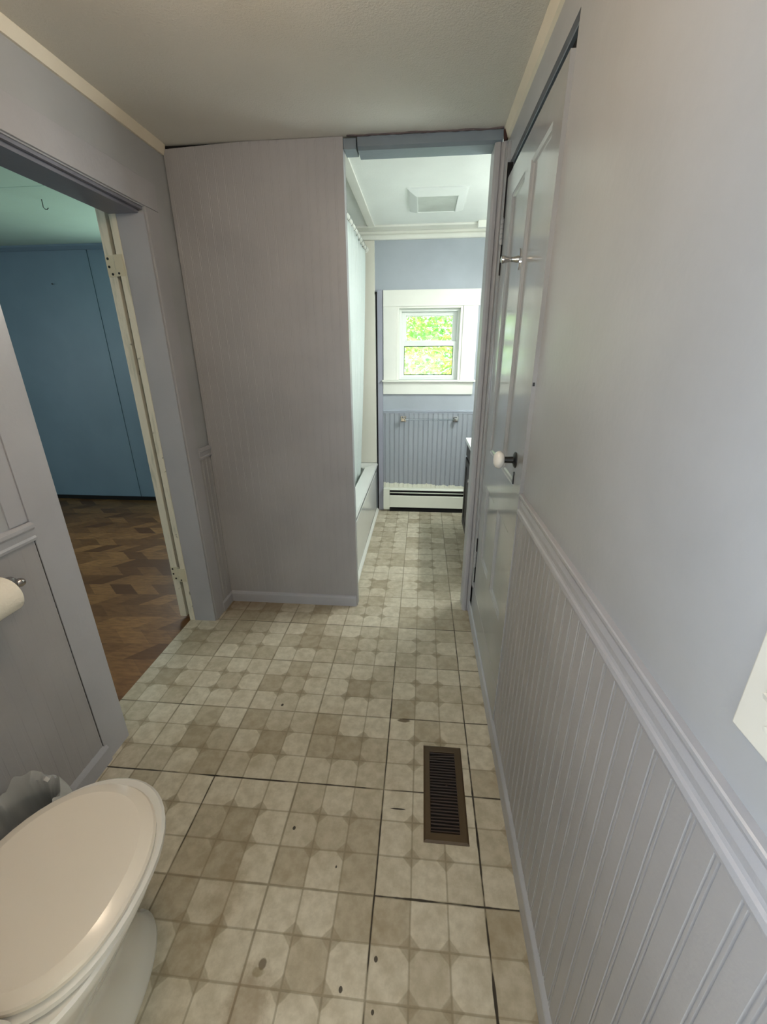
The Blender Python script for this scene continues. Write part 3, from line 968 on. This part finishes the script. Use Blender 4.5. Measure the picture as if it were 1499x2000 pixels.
# ------------------------------------------------------------------ toilet paper on the left wall
ty, tz = 0.150, 0.835
th = thing('toilet_paper_holder', 'chrome toilet paper holder screwed to left wall panel', 'holder', (XL, ty, tz))
part('wall_plate', lathe(bmesh.new(), [(0, 0), (0.024, 0), (0.024, 0.003), (0.018, 0.008), (0.009, 0.012), (0.0075, 0.035), (0.009, 0.042), (0.014, 0.048), (0.016, 0.056), (0.013, 0.066), (0.0, 0.071)],
                         (XL + 0.005, ty + 0.021, tz + 0.020), (1, 0, 0), 20), M['nickel'], th, True)
bm = tube(bmesh.new(), [(XL + 0.060, ty - 0.115, tz + 0.009), (XL + 0.060, ty - 0.02, tz + 0.009), (XL + 0.060, ty + 0.010, tz + 0.009), (XL + 0.060, ty + 0.042, tz + 0.006)], 0.0055)
lathe(bm, [(0, 0), (0.007, 0.0), (0.0115, 0.006), (0.0125, 0.012), (0.010, 0.020), (0, 0.024)], (XL + 0.060, ty + 0.036, tz + 0.007), (0, 1, -0.15), 16)
part('bar', bm, M['nickel'], th, True)
rl = bmesh.new()
ax = Vector((0, 1, 0))
cr = (XL + 0.060, ty - 0.095, tz - 0.0035)
lathe(rl, [(0.019, 0.0), (0.048, 0.0), (0.050, 0.002), (0.050, 0.098), (0.048, 0.100), (0.019, 0.100), (0.019, 0.0)], cr, ax, 40, False)
rl2 = obj('toilet_paper_roll', rl, M['paper'], None, True)
tag(rl2, 'white toilet paper roll hanging on the chrome bar at left', 'toilet paper')

# ------------------------------------------------------------------ switch on the right wall
sx, syc, sz = XR, -0.419, 1.1325
sw = thing('light_switch', 'ivory double light switch plate on right wall above the rail', 'switch', (sx, syc, sz))
part('switch_plate', bx(sx - 0.006, sx + 0.001, syc - 0.058, syc + 0.058, sz - 0.057, sz + 0.057, bev=0.002), M['switch'], sw)
for dy in (-0.023, 0.023):
    bm = bmesh.new()
    extrude(bm, [(-0.004, 0.0), (-0.016, 0.006), (-0.018, 0.012), (-0.004, 0.012)], lambda u, v, t_: (sx + u, syc + dy + t_, sz + v - 0.004), -0.004, 0.004)
    part('toggle', bm, M['switch'], sw)
    for dz in (0.030, -0.030):
        part('screw', lathe(bmesh.new(), [(0, 0), (0.0035, 0), (0.003, 0.0014), (0, 0.0018)], (sx - 0.006, syc + dy, sz + dz), (-1, 0, 0), 12), M['switch'], sw, True)

# ------------------------------------------------------------------ floor register
fv = thing('floor_vent', 'brown metal floor register set in the tiles near right wall', 'vent', (0.208, 0.318, 0))
x0, x1, y0, y1 = 0.137, 0.278, 0.148, 0.490
ix0, ix1, iy0, iy1 = 0.160, 0.252, 0.176, 0.462
bm = bmesh.new()
rects = [(x0, x1, y0, y1, 0.0005), (x0, x1, y0, y1, 0.002), (x0 + 0.006, x1 - 0.006, y0 + 0.006, y1 - 0.006, 0.0065), (ix0 - 0.002, ix1 + 0.002, iy0 - 0.002, iy1 + 0.002, 0.0070), (ix0, ix1, iy0, iy1, 0.0060), (ix0, ix1, iy0, iy1, 0.0008)]
loft(bm, [[(a, c, z), (b, c, z), (b, d, z), (a, d, z)] for a, b, c, d, z in rects], True, False)
part('vent_frame', bm, M['vent_brown'], fv)
bm = bmesh.new()
part('vent_throat', box(bm, ix0 - 0.001, ix1 + 0.001, iy0 - 0.001, iy1 + 0.001, 0.0006, 0.0012), M['dark_void'], fv)
bm = bmesh.new()
ns = 27
for i in range(ns):
    yc = iy0 + (i + 0.5) * (iy1 - iy0) / ns
    tilt = 0.0012 * math.sin(i * 2.1) + (0.003 if i == ns - 2 else 0)
    a, b_ = yc - 0.0015, yc + 0.0015
    q = [(ix0, a - tilt, 0.0022), (ix1, a + tilt, 0.0022), (ix1, a + tilt + 0.0018, 0.0062), (ix0, a - tilt + 0.0018, 0.0062)]
    q2 = [(p[0], p[1] + 0.0012, p[2]) for p in q]
    loft(bm, [q, q2])
part('vent_slats', bm, M['vent_slat'], fv)
for nm, yy in (('lever', 0.0),):
    part('damper_lever', bx(0.214, 0.220, 0.330, 0.334, 0.0050, 0.0085), M['vent_slat'], fv)

# ------------------------------------------------------------------ bathing end: tub, surround, curtain
tb = thing('bathtub', 'white bathtub behind the partition with glossy apron', 'bathtub', (-0.66, 2.28, 0))
RZ = 0.465
def rr(x0, x1, y0, y1, z, r, n=6):
    out = []
    for cx, cy, a0 in ((x1 - r, y1 - r, 0), (x0 + r, y1 - r, 90), (x0 + r, y0 + r, 180), (x1 - r, y0 + r, 270)):
        for i in range(n):
            a = math.radians(a0 + 90 * i / (n - 1))
            out.append((cx + r * math.cos(a), cy + r * math.sin(a), z))
    return out
tr_ = [rr(-1.055, -0.312, 1.505, 3.055, 0.0, 0.006), rr(-1.055, -0.312, 1.505, 3.055, RZ - 0.05, 0.006), rr(-1.055, -0.300, 1.505, 3.055, RZ - 0.03, 0.006), rr(-1.055, -0.294, 1.505, 3.055, RZ - 0.012, 0.008),
       rr(-1.052, -0.300, 1.508, 3.052, RZ, 0.010), rr(-0.985, -0.392, 1.585, 2.965, RZ, 0.10), rr(-0.975, -0.402, 1.60, 2.95, RZ - 0.012, 0.10), rr(-0.95, -0.43, 1.66, 2.88, 0.16, 0.12), rr(-0.90, -0.48, 1.72, 2.80, 0.115, 0.10)]
part('tub_shell', loft(bmesh.new(), tr_), M['tub'], tb, True)
part('apron_panel', bx(-0.3115, -0.3075, 1.56, 3.00, 0.05, RZ - 0.075, bev=0.0015), M['tub'], tb)
sr = thing('tub_surround', 'ivory wall panels lining the tub alcove', 'surround', (-0.66, 3.06, RZ))
part('end_panel', bx(-1.055, -0.306, 3.058, 3.079, RZ + 0.001, 2.236, bev=0.002), M['surround'], sr)
part('back_panel', bx(-1.059, -1.050, 1.506, 3.056, RZ + 0.001, 2.2, bev=0.002), M['surround'], sr)
rod = tag(obj('curtain_rod', lathe(bmesh.new(), [(0, 0), (0.022, 0), (0.022, 0.006), (0.0125, 0.010), (0.0125, 1.542), (0.022, 1.546), (0.022, 1.552), (0, 1.552)], (-0.372, 1.504, 2.175), (0, 1, 0), 18), M['white'], None, True),
          'white shower rod spanning the tub alcove near its ceiling', 'curtain rod')
bm = bmesh.new()
NU, NV = 150, 26
grid = []
for j in range(NV):
    tz_ = j / (NV - 1)
    row = []
    for i in range(NU):
        s_ = i / (NU - 1)
        yy = 1.54 + s_ * (1.41 - 0.05 * tz_)
        ph = s_ * 2 * PI * 15
        amp = 0.016 + 0.010 * tz_
        xx = -0.372 + amp * math.sin(ph) + 0.006 * math.sin(ph * 0.37 + 1.0) * tz_ - 0.085 * tz_ ** 1.3
        sc = 0.020 * (0.5 - 0.5 * math.cos(s_ * 2 * PI * 13))
        zz = 2.150 - sc * (1 - tz_) + (0.385 - 2.150) * tz_
        row.append(bm.verts.new((xx, yy, zz)))
    grid.append(row)
for j in range(NV - 1):
    for i in range(NU - 1):
        bm.faces.new((grid[j][i], grid[j][i + 1], grid[j + 1][i + 1], grid[j + 1][i]))
cu = tag(obj('shower_curtain', bm, M['curtain'], None, True), 'pale mint shower curtain hanging inside the tub', 'curtain')
so = cu.modifiers.new('thickness', 'SOLIDIFY'); so.thickness = 0.0012
bm = bmesh.new()
pts = [(0.0185 * math.cos(2 * PI * k / 20), 0, 0.0185 * math.sin(2 * PI * k / 20)) for k in range(21)]
tube(bm, pts, 0.0016, 6)
ring0 = None
for i in range(14):
    yy = 1.54 + 1.41 * i / 13
    if ring0 is None:
        ring0 = obj('curtain_ring', bm, M['chrome'], None, True); r_ = ring0
    else:
        r_ = ring0.copy(); C.objects.link(r_)
    r_.location = (-0.372, yy, 2.1695)
    tag(r_, 'small chrome ring holding the shower curtain on its rod', 'curtain ring', 'rings along the shower rod')

# ------------------------------------------------------------------ baseboard heater
ht = thing('baseboard_heater', 'white hydronic baseboard heater below the far window', 'heater', (0.13, YB, 0))
hy0 = YB - 0.058
HX0, HX1 = -0.243, 0.985
bm = bmesh.new()
extrude(bm, [(YB - 0.008, 0.226), (YB - 0.036, 0.226), (hy0 + 0.012, 0.216), (hy0 + 0.012, 0.211), (YB - 0.030, 0.216), (YB - 0.008, 0.216)], lambda u, v, t_: (t_, u, v), HX0 + 0.058, HX1)
part('top_cover', bm, M['heater'], ht)
bm = bmesh.new()
extrude(bm, [(hy0, 0.046), (hy0, 0.158), (hy0 + 0.003, 0.163), (hy0 + 0.006, 0.163), (hy0 + 0.005, 0.156), (hy0 + 0.004, 0.046)], lambda u, v, t_: (t_, u, v), HX0 + 0.058, HX1)
part('front_panel', bm, M['heater'], ht)
part('damper_blade', bx(HX0 + 0.060, HX1, hy0 + 0.004, hy0 + 0.016, 0.1855, 0.1905), M['heater'], ht)
part('fin_core', bx(HX0 + 0.060, HX1, hy0 + 0.018, YB - 0.009, 0.028, 0.209), M['dark_void'], ht)
part('end_cap', bx(HX0, HX0 + 0.058, hy0 - 0.003, YB - 0.008, 0.024, 0.228, bev=0.003), M['heater'], ht)
part('bottom_pan', bx(HX0 + 0.058, HX1, hy0 + 0.012, YB - 0.008, 0.0, 0.028), M['dark_void'], ht)

# ------------------------------------------------------------------ towel bar
tw = thing('towel_bar', 'clear towel bar on chrome brackets below the far window', 'towel bar', (0.165, YB - 0.012, 0.866))
for xx in (-0.064, 0.397):
    bm = bmesh.new()
    box(bm, xx - 0.024, xx + 0.024, YB - 0.016, YB - 0.006, 0.845, 0.893, bev=0.002)
    box(bm, xx - 0.010, xx + 0.010, YB - 0.060, YB - 0.013, 0.858, 0.880, bev=0.003)
    box(bm, xx - 0.015, xx + 0.015, YB - 0.072, YB - 0.045, 0.855, 0.884, bev=0.003)
    part('bracket', bm, M['chrome'], tw)
part('bar', lathe(bmesh.new(), [(0, 0), (0.009, 0), (0.009, 0.461), (0, 0.461)], (-0.064, YB - 0.058, 0.869), (1, 0, 0), 16), M['acrylic'], tw, True)

# ------------------------------------------------------------------ vanity with its light (light lies out of sight behind the jamb)
vn = thing('vanity', 'dark brown vanity with white top just visible past the jamb', 'vanity', (0.70, 2.2, 0))
VY0, VY1 = 1.78, 2.545
bm = bmesh.new()
box(bm, 0.462, 0.995, VY0, VY1 - 0.006, 0.075, 0.775, bev=0.003)
part('cabinet', bm, M['brown_wood'], vn)
part('toe_kick', bx(0.515, 0.99, VY0 + 0.01, VY1 - 0.016, 0.0, 0.078), M['brown_wood'], vn)
part('countertop', bx(0.440, 0.998, VY0 - 0.008, VY1 + 0.006, 0.776, 0.806, bev=0.004), M['counter'], vn)
for a, b_ in ((VY0 + 0.02, 2.150), (2.170, VY1 - 0.026)):
    bm = bmesh.new()
    rings = [[(x_, a + q, 0.12 + q), (x_, b_ - q, 0.12 + q), (x_, b_ - q, 0.66 - q), (x_, a + q, 0.66 - q)] for x_, q in ((0.464, 0), (0.448, 0), (0.447, 0.002), (0.447, 0.055), (0.454, 0.062), (0.454, 0.07))]
    loft(bm, rings)
    dr = part('cabinet_door', bm, M['brown_wood'], vn)
    yk = b_ - 0.09
    if a < 2: part('handle', lathe(bmesh.new(), [(0, 0), (0.006, 0), (0.006, 0.014), (0.014, 0.018), (0.013, 0.026), (0, 0.029)], (0.447, yk, 0.60), (-1, 0, 0), 16), M['nickel'], dr, True)
part('false_drawer', bx(0.449, 0.463, VY0 + 0.02, VY1 - 0.026, 0.675, 0.760, bev=0.003), M['brown_wood'], vn)
vl = thing('vanity_light', 'bar of lit round bulbs on the wall over the vanity', 'lamp', (1.0, 2.1, 1.95))
part('light_bar', bx(0.97, 1.0, 1.80, 2.40, 1.90, 2.00, bev=0.005), M['chrome'], vl)
for yy in (1.90, 2.10, 2.30):
    part('bulb', lathe(bmesh.new(), [(0.012, 0), (0.014, 0.02), (0.034, 0.045), (0.040, 0.065), (0.034, 0.088), (0.018, 0.102), (0, 0.106)], (0.97, yy, 1.95), (-1, 0, 0), 20), M['vanity_globe'], vl, True)

vlamp = lamp('vanity_lamp', 'AREA', (0.90, 2.10, 1.90), 16, (0.95, 1.0, 0.97), 0.05, 0.5)
vlamp.rotation_euler = Vector((-0.62, -0.05, -1.0)).to_track_quat('-Z', 'X').to_euler()

# ------------------------------------------------------------------ exhaust fan grille on far ceiling
cv = thing('ceiling_vent', 'white square exhaust fan grille on the far ceiling', 'vent', (0.155, 2.44, ZF))
a, b_, c, d_ = -0.020, 0.335, 2.235, 2.650
bm = bmesh.new()
rects = [(0.0, ZF), (0.0, ZF - 0.006), (0.012, ZF - 0.014), (0.050, ZF - 0.030), (0.056, ZF - 0.031), (0.060, ZF - 0.022)]
loft(bm, [[(a + q, c + q, z), (b_ - q, c + q, z), (b_ - q, d_ - q, z), (a + q, d_ - q, z)] for q, z in rects], True, False)
part('vent_bezel', bm, M['vinyl'], cv)
bm = bmesh.new()
for i in range(26):
    yy = c + 0.064 + i * (d_ - c - 0.128) / 25
    box(bm, a + 0.058, b_ - 0.058, yy - 0.0030, yy + 0.0030, ZF - 0.027, ZF - 0.022)
part('vent_grille', bm, paint('dusty_grille', lin(196, 202, 194), 0.5, 0.1, 30, 0.15), cv)
part('fan_cavity', bx(a + 0.058, b_ - 0.058, c + 0.058, d_ - 0.058, ZF - 0.016, ZF - 0.0145), paint('fan_grey', lin(120, 124, 118), 0.7, 0.0, var=0.2), cv)

# ------------------------------------------------------------------ near ceiling lamp (over the photographer's head)
cl = thing('ceiling_light', 'round warm glass ceiling lamp above the toilet area', 'lamp', (-0.30, 0.10, ZC))
part('lamp_base', lathe(bmesh.new(), [(0, 0), (0.065, 0), (0.065, 0.012), (0.050, 0.024), (0.012, 0.028), (0.012, 0.120), (0, 0.120)], (-0.30, 0.10, ZC), (0, 0, -1), 32), M['white'], cl, True)
part('lamp_shade', lathe(bmesh.new(), [(0.0, 0.120), (0.040, 0.122), (0.085, 0.140), (0.105, 0.175), (0.100, 0.210), (0.070, 0.240), (0.030, 0.252), (0.0, 0.254)], (-0.30, 0.10, ZC), (0, 0, -1), 32), M['warm_globe'], cl, True)

# ------------------------------------------------------------------ small things on ceilings and walls
bm = tube(bmesh.new(), [(-2.235, 2.14, 2.30), (-2.235, 2.14, 2.272), (-2.238, 2.142, 2.262), (-2.232, 2.144, 2.252), (-2.218, 2.146, 2.250), (-2.210, 2.148, 2.258)], 0.0022, 8)
tag(obj('ceiling_hook', bm, M['brass_hook'], None, True), 'little wire hook screwed into the pale bedroom ceiling', 'hook')
bm = lathe(bmesh.new(), [(0.0015, 0), (0.0015, 0.016), (0.006, 0.017), (0.006, 0.020), (0, 0.021)], (-3.187, 3.201, 2.005), (0, -1, 0), 12)
tag(obj('nail', bm, M['black'], None, True), 'dark nail left in the blue bedroom wall', 'nail')
bm = lathe(bmesh.new(), [(0.002, 0), (0.002, 0.010), (0.007, 0.012), (0.007, 0.016), (0.003, 0.020), (0, 0.021)], (XR + 0.001, 0.515, 2.165), (-1, 0, 0), 12)
tag(obj('nail', bm, M['nickel'], None, True), 'stubby nail high on right wall near the ceiling trim', 'nail')

# ------------------------------------------------------------------ outdoors behind the far window
gr = tag(obj('lawn', bx(-14, 14, 3.6, 26, -1.1, -1.002), M['lawn']), 'green lawn outside below the far window', 'lawn', kind='stuff')
def tree(x, y, h, spread, n, label, seed, kind='tree', cx=0.0):
    rnd = random.Random(seed)
    r = thing(kind, label, kind, (x, y, -1.0))
    pts = [(x, y, -0.985), (x + 0.05, y, 0.2), (x - 0.05, y + 0.05, 1.6), (x + 0.1, y, h * 0.7)]
    bm = tube(bmesh.new(), pts, [0.10, 0.08, 0.06, 0.02], 10)
    for k in range(3):
        a = rnd.uniform(0, 2 * PI); z0 = rnd.uniform(0.3, h * 0.55)
        e = (x + math.cos(a) * spread * 0.8, y + math.sin(a) * spread * 0.8, z0 + rnd.uniform(0.2, 0.9))
        tube(bm, [(x, y, z0), ((x + e[0]) / 2, (y + e[1]) / 2, (z0 + e[2]) / 2 + 0.15), e], [0.04, 0.025, 0.008], 6)
    part('trunk', bm, M['bark'], r, True)
    bm = bmesh.new()
    cl_ = [(cx + rnd.gauss(0, spread * 0.5), rnd.gauss(0, spread * 0.45), rnd.uniform(-0.5, h - 0.6)) for _ in range(60)]
    for _ in range(n):
        c_ = rnd.choice(cl_)
        p = Vector((x + c_[0] + rnd.gauss(0, 0.30), y + max(-1.0 if kind == 'shrub' else -1.6, min(0.9 if kind == 'shrub' else 1.5, c_[1] + rnd.gauss(0, 0.30))), max(-0.85, c_[2] + rnd.gauss(0, 0.26))))
        u = Vector((rnd.gauss(0, 1), rnd.gauss(0, 1), rnd.gauss(0, 0.6))).normalized()
        w = u.orthogonal().normalized()
        w = (w * math.cos(rnd.uniform(0, 6)) + u.cross(w) * math.sin(rnd.uniform(0, 6)))
        L = rnd.uniform(0.045, 0.085); W = L * 0.34
        nn = u.cross(w).normalized() * (W * 0.3)
        q = [p - u * L, p - u * L * 0.1 + w * W + nn, p + u * L, p - u * L * 0.1 - w * W + nn]
        vv = [bm.verts.new(k_) for k_ in q]
        bm.faces.new((vv[0], vv[1], vv[2])); bm.faces.new((vv[0], vv[2], vv[3]))
    part('foliage', bm, M['leaf'], r)
tree(1.5, 6.6, 4.2, 1.35, 9000, 'leafy sunlit tree nearest outside the far window', 3, cx=-1.1)
tree(-1.6, 12.0, 5.2, 2.0, 9000, 'paler sunlit tree standing farther off behind the nearest one', 5, cx=1.7)
